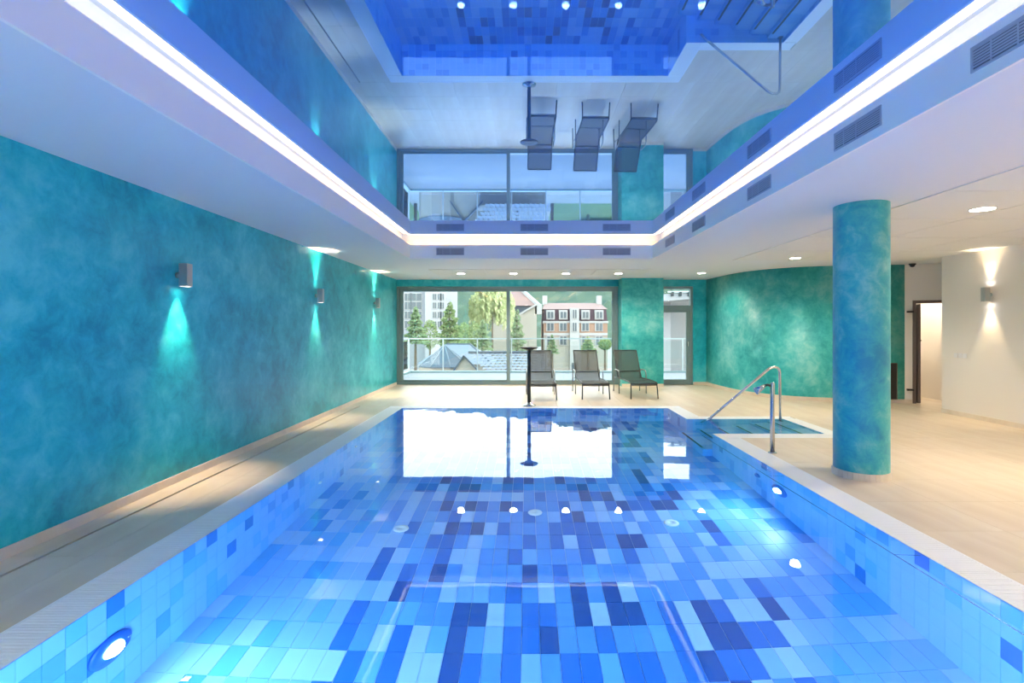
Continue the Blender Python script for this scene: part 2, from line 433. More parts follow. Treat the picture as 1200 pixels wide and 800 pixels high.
def poolwall(name, p, q, z0, single, dark=.10):
    """tiled wall from p to q, water on the left-hand side going p->q"""
    p = Vector((*p,0)); q = Vector((*q,0)); d = (q-p).normalized(); nn = Vector((-d.y,d.x,0)); L = (q-p).length
    b_ = MB(); s_ = [tuple((p)[:2]), tuple(q[:2]), tuple((q-nn*.15)[:2]), tuple((p-nn*.15)[:2])]
    b_.prism(s_, z0-.1, -.017); w_ = struct(b_, name, M['tilegrout'])
    n_ = max(1, int(round(L/TW))); tw = L/n_; hh = .244; rest_ = MB(); c_ = 0
    rows = int(math.ceil(-z0/hh)); ms = {}
    ang = math.atan2(d.y, d.x)
    for i in range(n_):
        for r_ in range(rows):
            zt_ = -.003-r_*hh; zb = max(zt_-hh, z0)
            k = 2 if random.random() < dark*.7 else (5 if random.random() < .2 else 1)
            if random.random() < .02: k = 3
            if single and i*tw < single and c_ < 300:
                key = (k, round(zt_-zb,3))
                if key not in ms: ms[key] = MB().box(G/2, tw-G/2, 0, .006, zb-zt_+G, 0).mesh('pool_tile', TILE[k])
                o = link('pool_tile', ms[key], w_, tuple(p+d*i*tw)[:2]+(zt_,)); o.rotation_euler.z = ang; c_ += 1
            else:
                a = p+d*(i*tw+G/2); b3 = p+d*((i+1)*tw-G/2); rest_.prism([tuple(a[:2]),tuple(b3[:2]),tuple((b3+nn*.006)[:2]),tuple((a+nn*.006)[:2])], zb+G, zt_, k)
    if rest_.v: tag(rest_.build('pool_tiles', TILE, w_), kind='stuff')
    return w_
poolwall('pool_wall_right', (PX1,2.2), (PX1,NY0), -PD, 9)
poolwall('pool_wall_left', (PX0,PY1), (PX0,PY0), -PD, 0)
bpy.data.objects['pool_wall_left']['kind'] = 'structure'
poolwall('pool_wall_far', (PX1,PY1), (PX0,PY1), -PD, 0, .3)
poolwall('pool_wall_near', (PX0,PY0), (PX1,PY0), -PD, 0)
poolwall('pool_wall_front_right', (PX1,PY0), (PX1,2.2), -PD, 0)
poolwall('pool_wall_corner', (PX1,NY1), (PX1,PY1), -PD, 0)
poolwall('step_wall_near', (PX1,NY0), (NX,NY0), -.9, 0)
poolwall('step_wall_far', (NX,NY1), (PX1,NY1), -.9, 0)
poolwall('step_wall_right', (NX,NY0), (NX,NY1), -.3, 0)
# steps
st = empty('pool_steps', (PX1, (NY0+NY1)/2, -PD)); tag(st, kind='structure')
for k in range(6):
    x0 = 3.93-.29*k; x1 = NX if k == 0 else 3.93-.29*(k-1); zt_ = -.15-.15*k
    s_ = MB().box(x0, x1, NY0+.007, NY1-.007, -PD, zt_).build('step', TILE[1] if k < 4 else TILE[5], None); s_.parent = st; s_.matrix_parent_inverse = Matrix.Translation(st.location).inverted()
    n_ = MB().box(x0+.01, x0+.045, NY0+.1, NY1-.14, zt_, zt_+.004).build('anti_slip_strip', M['black'], None); n_.parent = s_
    t_ = MB(); yy = NY0+.01
    while yy+.12 < NY1:
        t_.box(x0+.05, x1-.004, yy, yy+.1235, zt_, zt_+.003, random.choice([0,0,1,0])); yy += .126
    t2 = t_.build('step_tiles', TILE, None); t2.parent = s_; tag(t2, kind='stuff')

# water
wtr = MB(); wtr.poly([(PX0,PY0,0),(PX1,PY0,0),(PX1,NY0,0),(NX,NY0,0),(NX,NY1,0),(PX1,NY1,0),(PX1,PY1,0),(PX0,PY1,0)])
wo_ = wtr.build('water', M['water'], None, (0,0,-.004)); tag(wo_, 'clear still water filling the blue tiled swimming pool', 'water')

# pool lamps
def poollamp(x, y, z, side, label, power, name='pool_light'):
    e = empty(name, (x,y,z)); tag(e, label, 'pool light', 'round lamps in the pool walls')
    ax = 'x' if side in (1,-1) else 'y'; s_ = side if ax == 'x' else 1
    MB().lathe([(.145,0),(.145,.012*s_),(.13,.022*s_),(.075,.022*s_)][::s_ if s_ == 1 else 1], n=32, axis=ax, cap=True).build('ring', M['poolring'], e)
    MB().lathe([(.07,.020*s_),(.062,.034*s_),(.03,.040*s_)], n=24, axis=ax).build('lens', M['poolglow'], e)
    MB().lathe([(.012,.02*s_),(.012,.027*s_)], c=((0,.11,0) if ax == 'x' else (.11,0,0)), n=8, axis=ax).build('screw', M['steel'], e)
    ld = bpy.data.lights.new('pool_lamp', 'AREA'); ld.shape = 'DISK'; ld.size = .10; ld.energy = power*POOL_W; ld.color = (.38,.66,1)
    lo = bpy.data.objects.new('pool_lamp', ld); col.objects.link(lo); lo.parent = e
    lo.location = (.045*s_,0,0) if ax == 'x' else (0,.045,0)
    lo.rotation_euler = (0,R(-90)*s_,0) if ax == 'x' else (R(90),0,0)
poollamp(PX0+.006, 2.83, -.62, 1, 'lit round underwater lamp in the left pool wall near the camera', 34)
poollamp(PX1-.006, 5.28, -.62, -1, 'lit round underwater lamp in the right pool wall below the steel rail', 24)
poollamp(-1.3, PY0+.006, -.6, 0, 'unseen underwater fill lamp added in the near end wall, left one', 78)  # unseen lamp added to brighten the basin
poollamp(1.6, PY0+.006, -.6, 0, 'unseen underwater fill lamp added in the near end wall, right one', 78)  # second added lamp, also out of view, for pool brightness
# fittings
for x,y,lab in ((-1.22,4.98,'white round inlet on the pool floor, left one of three'),(.09,5.36,'white round inlet on the pool floor, middle one of three'),(1.44,5.09,'pale green round inlet on the pool floor, right one of three')):
    o = MB().lathe([(.075,0),(.075,.006),(.06,.014),(.02,.016),(.018,.010),(.004,.010)], n=24).build('floor_inlet', M['fitting'], None, (x,y,-PD)); tag(o, lab, 'pool inlet', 'inlets on the pool floor')
o = MB().lathe([(.06,0),(.055,-.02),(.03,-.024),(.028,-.01)], n=20, axis='x').build('wall_jet', M['poolring'], None, (PX1-.006,5.78,-.62)); tag(o, 'dark round jet in the right pool wall beyond the lit lamp', 'pool jet')
for y,z,lab in ((6.9,-.45,'small pale nozzle high on the left pool wall, far one'),(5.7,-.78,'small pale nozzle low on the left pool wall, nearer one')):
    o = MB().lathe([(.035,0),(.032,.015),(.012,.02)], n=16, axis='x').build('wall_nozzle', M['fitting'], None, (PX0+.006,y,z)); tag(o, lab, 'pool nozzle')
# steel rail just under the water line on the right
rl = empty('pool_rail', (2.44,4.5,-.02)); tag(rl, 'thin stainless steel rail along the right pool wall at the waterline', 'rail')
MB().tube([(0,-3.3,0),(0,2.62,0)], .006, 8).build('rail_bar', M['steel'], rl)
for k in range(4): MB().tube([(0,-2.9+k*1.8,0),(.178,-2.9+k*1.8,-.02)], .004, 6).build('bracket', M['steel'], rl)

# ================================================================== windows
def framebox(parent, x0,x1,z0,z1,y0,y1,wd,name,m_=None):
    f = MB(); f.box(x0,x0+wd,y0,y1,z0,z1).box(x1-wd,x1,y0,y1,z0,z1).box(x0+wd,x1-wd,y0,y1,z0,z0+wd).box(x0+wd,x1-wd,y0,y1,z1-wd,z1)
    return bevel(f.build(name, m_ or M['frame'], parent), .004, 1)
w1 = empty('window_1', (-.5,YB+.05,0)); tag(w1, kind='structure')
def child(mb, name, m_, parent):
    o = mb.build(name, m_); o.parent = parent; o.matrix_parent_inverse = Matrix.Translation(parent.location).inverted(); return o
def wframe(parent, x0,x1,z0,z1,y0,y1,wd,name,wb=None,wt=None):
    wb = wb or wd; wt = wt or wd
    f = MB(); f.box(x0,x0+wd,y0,y1,z0,z1).box(x1-wd,x1,y0,y1,z0,z1).box(x0+wd,x1-wd,y0,y1,z0,z0+wb).box(x0+wd,x1-wd,y0,y1,z1-wt,z1)
    return child(f, name, M['frame'], parent)
wframe(w1, XL+.003, 2.386, .002, 2.55, YB+.03, YB+.17, .07, 'outer_frame', .05, .05)
s1 = wframe(w1, XL+.075, -.43, .053, 2.498, YB+.11, YB+.165, .075, 'sash', .06, .07)
s2 = wframe(w1, -.52, 2.314, .053, 2.498, YB+.04, YB+.10, .085, 'sash', .06, .07)
o = MB().box(XL+.15, -.505, YB+.135, YB+.141, .113, 2.428).build('pane', M['glass']); o.parent = s1
o = MB().box(-.435, 2.229, YB+.067, YB+.073, .113, 2.428).build('pane', M['glass']); o.parent = s2
w2 = empty('window_2', (3.9,YB+.05,0)); tag(w2, kind='structure')
wframe(w2, 3.445, 4.327, .002, 2.55, YB+.03, YB+.15, .055, 'outer_frame', .03, .06)
child(MB().box(3.50,4.272,YB+.02,YB+.15,1.93,2.06), 'transom', M['frame'], w2)
s3 = wframe(w2, 3.46, 4.272, .032, 1.93, YB+.05, YB+.12, .10, 'door_leaf', .10, .05)
for z0,z1,x0,x1 in ((2.06,2.49,3.50,4.272),(.132,1.88,3.56,4.172)):
    child(MB().box(x0,x1,YB+.08,YB+.086,z0,z1), 'pane', M['glass'], w2)
child(MB().box(4.19,4.215,YB+.0,YB+.03,1.0,1.12), 'door_handle', M['steel'], w2)

# ================================================================== door on the right
d1 = empty('door_1', (*dw(.5),0)); tag(d1, kind='structure')
f = MB(); wseg(f, .13,.185, 0,2.02, -.02,.16); wseg(f, 1.0,1.06, 0,2.02,-.02,.16); wseg(f,.185,1.0,1.965,2.02,-.02,.16)
child(f, 'door_frame', M['doorframe'], d1)
lf = MB(); wseg(lf, .215,.265, .01,1.95, -.0,.62); lf = child(lf, 'door_leaf', M['doorframe'], d1)
hd = MB(); a = dw(.27,.28); hd.lathe([(.02,0),(.02,.05)], c=(a[0],a[1],1.23), n=12, axis='x'); hd.box(a[0]+.03,a[0]+.05,a[1]-.10,a[1]+.02,1.22,1.24)
o = hd.build('door_handle', M['darksteel']); o.parent = lf
for z in (.25,1.78):
    h_ = MB(); wseg(h_, .03,.14, z,z+.035, -.05,-.003); child(h_, 'hinge', M['black'], d1)
o = MB().box(7.13,7.30,10.095,10.14,.08,.78).build('wall_grille', M['black']); tag(o, 'black panel low in the green wall beside the doorway', 'panel')
framebox(o, 7.12,7.31,.07,.79,10.085,10.12,.012,'panel_frame', M['doorframe'])
# security camera
e = empty('security_camera', (7.5,9.95,ZC)); tag(e, 'small black dome camera on the ceiling above the doorway', 'camera')
MB().lathe([(.06,0),(.06,-.02),(.05,-.025)], n=20).build('mount', M['black'], e)
MB().lathe([(.045,-.025),(.042,-.045),(.028,-.062),(.008,-.068)], n=20).build('dome', M['black'], e)
# socket plates on the cream wall
for k in range(3):
    o = bevel(MB().box(-.009,0,-.038,.038,-.038,.038).build('light_switch', M['white'], None, (XR-.0005,8.70-.09*k,1.02)), .003)
    tag(o, ['leftmost white switch plate on the cream wall below the right lamp','middle white switch plate on the cream wall below the right lamp','rightmost white switch plate on the cream wall below the right lamp'][k], 'switch', 'switch plates on the cream wall')

# ================================================================== pillar
pl = empty('pillar', (3.39,5.19,0)); tag(pl, 'round sea-green plastered pillar on the beige floor beside the pool', 'pillar')
MB().lathe([(.246,.07),(.246,ZC)], n=64, cap=False).build('shaft', M['teal_pillar'], pl)
for k in range(34):
    a0 = 2*math.pi*k/34; a1 = 2*math.pi*(k+1)/34-.012
    mb = MB(); mb.prism([(.246*math.cos(a0),.246*math.sin(a0)),(.258*math.cos(a0),.258*math.sin(a0)),(.258*math.cos(a1),.258*math.sin(a1)),(.246*math.cos(a1),.246*math.sin(a1))], .001, .072)
    mb.build('skirting_tile', M['skirt'], pl)

# ================================================================== vents
def vent(x, y, z, face, label, group):
    """face 'x': on the right fascia looking to -X; 'y': on the far fascia looking to -Y"""
    e = empty('air_vent', (x,y,z), 0 if face == 'y' else R(90)*-1); tag(e, label, 'vent', group)
    W, H = .25, .065
    # local frame: width along x, front towards -y
    f = MB().box(-W,W,-.008,0,-H,-H+.012).box(-W,W,-.008,0,H-.012,H).box(-W,-W+.012,-.008,0,-H+.012,H-.012).box(W-.012,W,-.008,0,-H+.012,H-.012)
    f.build('vent_frame', M['vent'], e)
    MB().box(-W+.012,W-.012,-.002,0,-H+.012,H-.012).build('backing', M['ventback'], e)
    s_ = MB()
    for k in range(7):
        z_ = -H+.022+k*.0145; s_.box(-W+.012,W-.012,-.007,-.003,z_,z_+.008)
    s_.box(-W*.55,-W*.55+.008,-.009,-.007,-H+.012,H-.012); s_.box(W*.0,W*.0+.008,-.009,-.007,-H+.012,H-.012)
    tag(s_.build('slats', M['vent'], e), kind='stuff')
for k,x in enumerate((-1.37,.14,1.62)):
    vent(x, OY1, 2.855, 'y', ['left air vent on the far white fascia above the windows','middle air vent on the far white fascia above the windows','right air vent on the far white fascia above the windows'][k], 'vents on the far fascia')
for y,lab in ((2.36,'air vent on the right fascia, nearest and cut by the frame'),(3.52,'air vent on the right fascia, second nearest'),(5.0,'air vent on the right fascia, just left above the pillar'),(6.75,'small-looking air vent on the right fascia, second from the far end'),(8.1,'air vent on the right fascia closest to the far end')):
    vent(OX1, y, 2.855, 'x', lab, 'vents on the right fascia')

# ================================================================== downlights
def spot(parent, loc, power, angle, blend, color, rot=(0,0,0), size=.03):
    ld = bpy.data.lights.new('lamp', 'SPOT'); ld.energy = power; ld.spot_size = R(angle); ld.spot_blend = blend; ld.color = color; ld.shadow_soft_size = size
    lo = bpy.data.objects.new('lamp', ld); col.objects.link(lo); lo.parent = parent; lo.location = loc; lo.rotation_euler = rot; return lo
def downlight(x, y, lab, power=55, r=.10, z=ZC-.0105, color=(1,.84,.64)):
    e = empty('downlight', (x,y,z)); tag(e, lab, 'ceiling light', 'round ceiling lights')
    MB().lathe([(r*.86,0),(r,0),(r,-.006),(r*.86,-.004)], n=32, cap=False).build('ring', M['white'], e)
    MB().lathe([(r*.86,-.001),(r*.85,-.003)], n=32).build('diffuser', M['lampglow'], e)
    spot(e, (0,0,-.02), power*DOWN_W, 150, .6, color, size=r*.8)
names = ['first from the left','second from the left','third from the left','fourth from the left']
for k,x in enumerate((-1.5,-.3,.9,2.1)): downlight(x, 11.7, 'round ceiling light over the loungers by the windows, '+names[k], 34)
downlight(4.0, 11.7, 'round ceiling light near the top of the curved green wall', 14, z=ZC)
downlight(4.76, 9.07, 'round ceiling light left of the pillar above the pool steps', 50)
downlight(4.72, 5.3, 'large bright round ceiling light right of the pillar', 50, .12)
downlight(4.72, 1.9, 'unseen ceiling fill light added beside the pool outside the picture', 46, .12)  # out of view, added as fill for the right side
downlight(8.05, 10.5, 'unseen ceiling light added to brighten the room behind the open doorway', 30, z=ZC)  # added so the space behind the door is not black
downlight(6.6, 3.0, 'unseen ceiling fill light added near the cream wall outside the picture', 46, .12)  # another added fill light, not in view
for x,y,lab in ((4.72,-1.2,'added ceiling fill light behind the camera on the right'),(-2.75,-1.5,'added ceiling fill light behind the camera on the left'),(0,-2.3,'added ceiling fill light behind the camera in the middle')): downlight(x, y, lab, 110 if x < -1 else 60, .12, z=ZC)  # unseen fill lights added; the left one lifts the near wall and deck

# ================================================================== wall lamps
def sconce(x, y, z, side, label, pw, up=True):
    e = empty('wall_lamp', (x,y,z)); tag(e, label, 'wall lamp', 'up and down wall lamps')
    s_ = side
    def bx(a0,a1,y0,y1,z0,z1): return MB().box(min(a0*s_,a1*s_),max(a0*s_,a1*s_),y0,y1,z0,z1)
    MB().lathe([(.028,0),(.028,.045*s_)], n=20, axis='x').build('bracket', M['sconce'], e)
    h = MB()
    for (a0,a1,y0,y1) in ((.045,.049,-.04,.04),(.121,.125,-.04,.04),(.049,.121,-.04,-.036),(.049,.121,.036,.04)):
        h.box(min(a0*s_,a1*s_),max(a0*s_,a1*s_),y0,y1,-.11,.11)
    h.build('housing', M['sconce'], e)
    for q in ((-1,1) if up else (-1,)):
        bx(.05,.12,-.035,.035, -.004+q*.085, .004+q*.085).build('lens', M['lampglow'], e)
        spot(e, (.07*s_,0,q*.118), pw, 58, .9, (1,.76,.47), rot=((0,0,0) if q < 0 else (R(180),0,0)), size=.02)
sconce(XL, 4.95, 2.0, 1, 'silver wall lamp shining down on the teal wall, nearest of three', 70, False)
sconce(XL, 8.2, 2.0, 1, 'silver up-down wall lamp on the teal wall, middle of three', 48)
sconce(XL, 11.35, 2.03, 1, 'silver up-down wall lamp on the teal wall, nearest the window', 48)
sconce(XR, 8.05, 2.01, -1, 'bronze-looking up-down wall lamp on the cream wall at the right', 22)

# ================================================================== steel work at the pool
def arc(c, r, a0, a1, n, plane='xz', y=0):
    return [(c[0]+r*math.cos(R(a0+(a1-a0)*k/n)), y, c[1]+r*math.sin(R(a0+(a1-a0)*k/n))) for k in range(n+1)]
h = empty('handrail', (3.5,8.33,0)); tag(h, 'bent stainless steel handrail over the pool steps', 'handrail')
pts = [(-.66,0,-.25),(-.56,0,-.02),(.42,0,.80),(.47,0,.835),(.53,0,.85),(.58,0,.84),(.61,0,.81),(.62,0,.76),(.63,0,-.14)]
MB().tube(pts, .021, 14).build('rail', M['steel'], h)
MB().lathe([(.045,-.145),(.045,-.135),(.03,-.13)], c=(.63,0,0), n=20).build('floor_flange', M['steel'], h)
h = empty('water_spout', (2.93,6.1,0)); tag(h, 'upright steel post with a short flared nozzle on the pool edge left of the pillar', 'water spout')
MB().lathe([(.05,.0),(.05,.008),(.03,.014)], n=20).build('floor_flange', M['steel'], h)
MB().lathe([(.026,.008),(.026,.82),(.022,.835),(.008,.84)], n=16).build('post', M['steel'], h)
MB().tube([(-.02,0,.80),(-.06,0,.81),(-.10,0,.80)], .016, 12).build('arm', M['darksteel'], h)
MB().tube([(-.09,0,.805),(-.13,0,.775),(-.20,0,.735)], [.018,.028,.045], 16).build('nozzle', M['steel'], h)
h = empty('water_curtain_spout', (.05,9.80,0)); tag(h, 'steel T-shaped spout with flat round head, standing before the left lounger', 'water spout')
MB().lathe([(.135,.001),(.135,.006),(.06,.022),(.04,.05),(.032,.06)], n=28).build('base_flange', M['steel'], h)
MB().lathe([(.034,.05),(.034,1.02),(.036,1.08)], n=20).build('pole', M['darksteel'], h)
MB().lathe([(.05,1.055),(.17,1.10),(.175,1.108),(.17,1.116),(.02,1.125)], n=32).build('head', M['darksteel'], h)

# ================================================================== loungers
def make_lounger():
    e = empty('sun_lounger', (0,0,0))
    W = .275; zs = .33; r = .014
    # profile of the lying surface in (y, z)
    prof = [(0,.315),(.03,.335),(.25,.345),(.60,.345),(.95,.335),(1.10,.335)]
    back = [(1.10,.335),(1.20,.45),(1.38,.72),(1.50,.91),(1.525,.945)]
    fr = MB()
    for s_ in (-1,1): fr.tube([(s_*W,y,z) for y,z in prof], r, 8)
    fr.tube([(-W,0,.315),(W,0,.315)], r, 8); fr.tube([(-W,.5,.33),(W,.5,.33)], r*.8, 8)
    fr.build('seat_frame', M['darksteel'], e)
    bf = MB()
    for s_ in (-1,1): bf.tube([(s_*(W-.005),y,z) for y,z in back], r, 8)
    bf.tube([(-W+.005,1.525,.945),(W-.005,1.525,.945)], r, 8); bf.tube([(-W,1.22,.475),(W,1.22,.475)], r*.9, 8)
    bf.build('backrest_frame', M['darksteel'], e)
    def sheet(pf, name, dz):
        mb = MB(); Wn = W-.01
        for (y,z) in pf: mb.v += [(-Wn,y,z+dz),(0,y,z+dz-.008),(Wn,y,z+dz)]
        for (y,z) in pf: mb.v += [(-Wn,y,z+dz-.004),(0,y,z+dz-.012),(Wn,y,z+dz-.004)]
        k = len(pf)*3
        for i in range(len(pf)-1):
            for j in (0,1):
                a = i*3+j; mb.face((a,a+1,a+4,a+3),0,True); mb.face((k+a+3,k+a+4,k+a+1,k+a),0,True)
        mb.build(name, M['sling'], e)
    sheet([(-.005,.27)]+prof, 'seat_sling', .010); sheet(back, 'backrest_sling', .008)
    for s_ in (-1,1):
        MB().tube([(s_*W,.02,.32),(s_*(W+.005),-.01,.16),(s_*(W+.012),-.03,.002)], .013, 8).build('leg', M['darksteel'], e)
        a = MB(); xx = s_*(W+.035)
        a.tube([(xx,.86,.002),(xx,.87,.40),(xx,.89,.47),(xx,.93,.51),(xx,1.0,.52),(xx,1.22,.52),(xx,1.29,.50),(xx,1.33,.45),(xx,1.38,.002)], .013, 8)
        a.tube([(xx,.87,.33),(s_*W,.87,.335)], .010, 6); a.tube([(xx,1.345,.33),(s_*W,1.1,.335)], .010, 6)
        a.build('armrest', M['steel' if False else 'armmetal'], e)
    return e
M['armmetal'] = mat('arm_metal', (.30,.33,.34), .35, metal=.7)
lp = make_lounger()
for k,(x,y,lab) in enumerate(((.33,10.5,'dark mesh sun lounger behind the T-shaped spout, leftmost of three'),(1.435,10.6,'dark mesh sun lounger before the window, middle of three'),(2.45,10.66,'dark mesh sun lounger in front of the green pier, rightmost of three'))):
    o = lp if k == 0 else copy_tree(lp)
    o.location = (x,y,0); o.rotation_euler.z = R((1,2,4)[k]); tag(o, lab, 'sun lounger', 'sun loungers by the windows')

# ================================================================== outdoors
def P(px, py, Y): return ((px-617)*Y/600, Y, 1.5-(py-383)*Y/600)
M['terrace'] = mat('terrace_screed', (0.213,0.225,0.231), .8, var=(1.5,(0.236,0.243,0.243),.4,.6,4,(1,1,1)))
M['rail'] = mat('galvanised_rail', (0.450,0.504,0.504), .4, metal=.5)
M['roofblue'] = mat('slate_blue_roof', (0.036,0.055,0.079), .5)
M['rooftile'] = mat('blue_grey_roof_tile', (0.135,0.161,0.195), .6)
M['cap'] = mat('roof_ridge_cap', (0.112,0.143,0.173), .5)
M['render'] = mat('cream_render', (0.277,0.255,0.210), .9)
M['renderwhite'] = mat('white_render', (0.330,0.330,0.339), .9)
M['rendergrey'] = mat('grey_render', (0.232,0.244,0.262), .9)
M['brick'] = mat('orange_brick', (0.270,0.165,0.112), .9)
M['mansard'] = mat('plum_mansard_shingle', (0.060,0.030,0.038), .8)
M['redroof'] = mat('pink_red_roof', (0.195,0.124,0.105), .8)
M['winglass'] = mat('house_glass', (0.063,0.081,0.091), .2)
M['wintrim'] = mat('house_window_trim', (0.318,0.315,0.300), .7)
M['paving'] = mat('pale_street', (0.247,0.237,0.217), .9, var=(.3,(0.207,0.210,0.188),.4,.6,4,(1,1,1)))
M['grass'] = mat('verge_grass', (0.083,0.135,0.045), 1)
M['trunk'] = mat('bark', (0.120,0.090,0.060), .9)
M['fir'] = mat('fir_green', (0.090,0.153,0.063), .9, var=(3,(0.171,0.225,0.108),.35,.65,4,(1,1,1)))
M['fir2'] = mat('yellow_fir_green', (0.099,0.153,0.045), .9, var=(3,(0.162,0.207,0.081),.35,.65,4,(1,1,1)))
M['willow'] = mat('willow_green', (0.262,0.315,0.115), .9, var=(2,(0.389,0.410,0.220),.35,.65,4,(1,1,1)))
M['bush'] = mat('bush_green', (0.108,0.171,0.045), .9, var=(3,(0.189,0.234,0.081),.35,.65,4,(1,1,1)))
M['forest'] = mat('forest_green', (0.034,0.070,0.050), 1, var=(.12,(0.067,0.101,0.062),.35,.65,8,(1,1,1)))
M['carred'] = mat('red_car_paint', (0.825,0.120,0.090), .3); M['carwhite'] = mat('white_car_paint', (0.318,0.318,0.318), .3); M['tyre'] = mat('tyre', (0.030,0.030,0.030), .8)

struct(MB().box(-4.1, 12, YB+.5, 17.6, -.3, -.06), 'terrace_floor', M['terrace'])
struct(MB().box(-4.1, 12, 17.45, 17.62, -.06, .0).box(-4.1,-3.95,YB+.5,17.45,-.06,.0), 'terrace_kerb', M['frame'])
tr = empty('terrace_railing', (0,17.5,0)); tag(tr, 'grey metal and glass balustrade along the terrace edge outside', 'railing')
child(MB().bar((-4.02,17.5,1.10),(12,17.5,1.10),.05,.04), 'top_rail', M['rail'], tr)
child(MB().bar((-4.02,YB+.5,1.10),(-4.02,17.5,1.10),.05,.04), 'top_rail', M['rail'], tr)
for k in range(14):
    x = -4.02+1.17*k; child(MB().bar((x,17.5,0),(x,17.5,1.09),.04,.04,(0,1,0)), 'post', M['rail'], tr)
    if k < 13: child(MB().box(x+.05,x+1.12,17.495,17.505,.10,1.02), 'glass_panel', M['glass'], tr)
for k in range(3):
    y = 17.5-1.3*(k+1); child(MB().bar((-4.02,y,0),(-4.02,y,1.09),.04,.04,(0,1,0)), 'post', M['rail'], tr)
    child(MB().box(-4.025,-4.015,y+.05,y+1.25,.10,1.02), 'glass_panel', M['glass'], tr)

GZ = -5.0
struct(MB().box(-250,250,17.7,420,GZ-.5,GZ), 'ground', M['paving'])
struct(MB().box(-4.1,12,17.2,17.6,GZ,-.3), 'terrace_front_wall', M['render'])
for k,(x0,x1,y0,y1) in enumerate(((-16,-9,38,52),(2,9,40,50),(14,26,46,52))):
    tag(MB().box(x0,x1,y0,y1,GZ,GZ+.003).build('lawn', M['grass']), 'patch of grass between the streets outside', 'grass', kind='stuff')
# --- neighbouring roofs
tv = empty('turret_pavilion', P(521,440,24)[:2]+(GZ,)); tag(tv, 'low pavilion with a blue many-sided tent roof and long hipped roof', 'building')
ax, ay, az = P(521,404,24); rr = 1.28*1.0; ez = 1.5-(428-383)*24/600
R8 = [(ax+1.2*math.cos(R(22.5+45*k)), ay+1.2*math.sin(R(22.5+45*k)), ez) for k in range(8)]
for k in range(8):
    a, b2 = Vector(R8[k]), Vector(R8[(k+1)%8]); t = Vector((ax,ay,az)); dn = Vector((0,0,-.05))
    m_ = MB(); m_.v = [tuple(a),tuple(b2),tuple(t),tuple(a+dn),tuple(b2+dn),tuple(t+dn)]
    for q in ((0,1,2),(5,4,3),(0,3,4,1),(1,4,5,2),(2,5,3,0)): m_.face(q)
    child(m_, 'roof_panel', M['roofblue'], tv)
    child(MB().tube([tuple(a),tuple(t)], .03, 6), 'ridge_cap', M['cap'], tv)
child(MB().prism([(ax+(p[0]-ax)*.92, ay+(p[1]-ay)*.92) for p in R8], GZ, ez-.02), 'wall', M['render'], tv)
ya = 27; rz = P(0,403,ya)[2]; ez2 = P(0,424,ya)[2]
xa, xb = P(523,0,ya)[0], P(551,0,ya)[0]
hip = MB(); hip.v = [(xa-1.2,ya-1.7,ez2),(xb+1.3,ya-1.7,ez2),(xb+1.3,ya+1.7,ez2),(xa-1.2,ya+1.7,ez2),(xa,ya,rz),(xb,ya,rz)]
for q in ((0,1,5,4),(1,2,5),(2,3,4,5),(3,0,4),(3,2,1,0)): hip.face(q)
child(hip, 'hip_roof', M['rooftile'], tv)
child(MB().tube([(xb,ya,rz),(xb+1.3,ya-1.7,ez2)], .05, 6).tube([(xa,ya,rz),(xb,ya,rz)], .05, 6), 'ridge_cap', M['roofblue'], tv)
child(MB().box(xa-1.1,xb+1.2,ya-1.6,ya+1.6,GZ,ez2-.01), 'wall', M['render'], tv)
# gabled wing with tiled slope
gb = empty('gabled_house', (-2,22,GZ)); tag(gb, 'house with a pale gable and long blue-grey tiled roof beyond the terrace', 'building')
gx, gy, gz = P(547,415,22); g0 = P(532,436,21.0); g1 = P(562,436,21.0); xe = P(640,0,22)[0]
e0 = MB().prism([(g0[0],21),(g1[0],21),(g1[0],21.15),(g0[0],21.15)], GZ, g0[2])
e0.v += [(g0[0],21,g0[2]),(g1[0],21,g1[2]),(gx,21,gz-.05),(g0[0],21.15,g0[2]),(g1[0],21.15,g1[2]),(gx,21.15,gz-.05)]; b0 = len(e0.v)-6
for q in ((0,1,2),(5,4,3),(1,4,5,2),(0,2,5,3)): e0.face([b0+i for i in q])
child(e0, 'gable_wall', M['render'], gb)
child(MB().bar((g0[0]-.15,20.95,g0[2]-.15),(gx,20.95,gz),.12,.06).bar((g1[0]+.15,20.95,g1[2]-.15),(gx,20.95,gz),.12,.06), 'verge', M['roofblue'], gb)
# long roof: rows of tiles
sl0 = (gx, 22.6, P(0,414,22.6)[2]); zlow = P(0,437,20.6)[2]; nrow = 7
for r_ in range(nrow):
    t0 = r_/nrow; t1 = (r_+1)/nrow
    y0 = 20.6+(22.6-20.6)*t0; y1 = 20.6+2.0*t1+.03; z0 = zlow+(sl0[2]-zlow)*t0+.03; z1 = zlow+(sl0[2]-zlow)*t1
    m_ = MB(); xs = gx + .9*(1-t0)
    k = xs
    while k < xe:
        m_.v += [(k,y0,z0),(k+.17,y0,z0+.03),(k+.2,y0,z0),(k,y1,z1),(k+.17,y1,z1+.03),(k+.2,y1,z1)]; b0 = len(m_.v)-6
        m_.face((b0,b0+1,b0+4,b0+3)); m_.face((b0+1,b0+2,b0+5,b0+4)); k += .2
    child(m_, 'roof_tile_row', M['rooftile'], gb)
child(MB().box(gx,xe,21.9,23,GZ,sl0[2]-.9), 'wall', M['render'], gb)
child(MB().tube([(gx,22.6,sl0[2]+.05),(xe,22.6,sl0[2]+.05)], .06, 6), 'ridge_cap', M['roofblue'], gb)

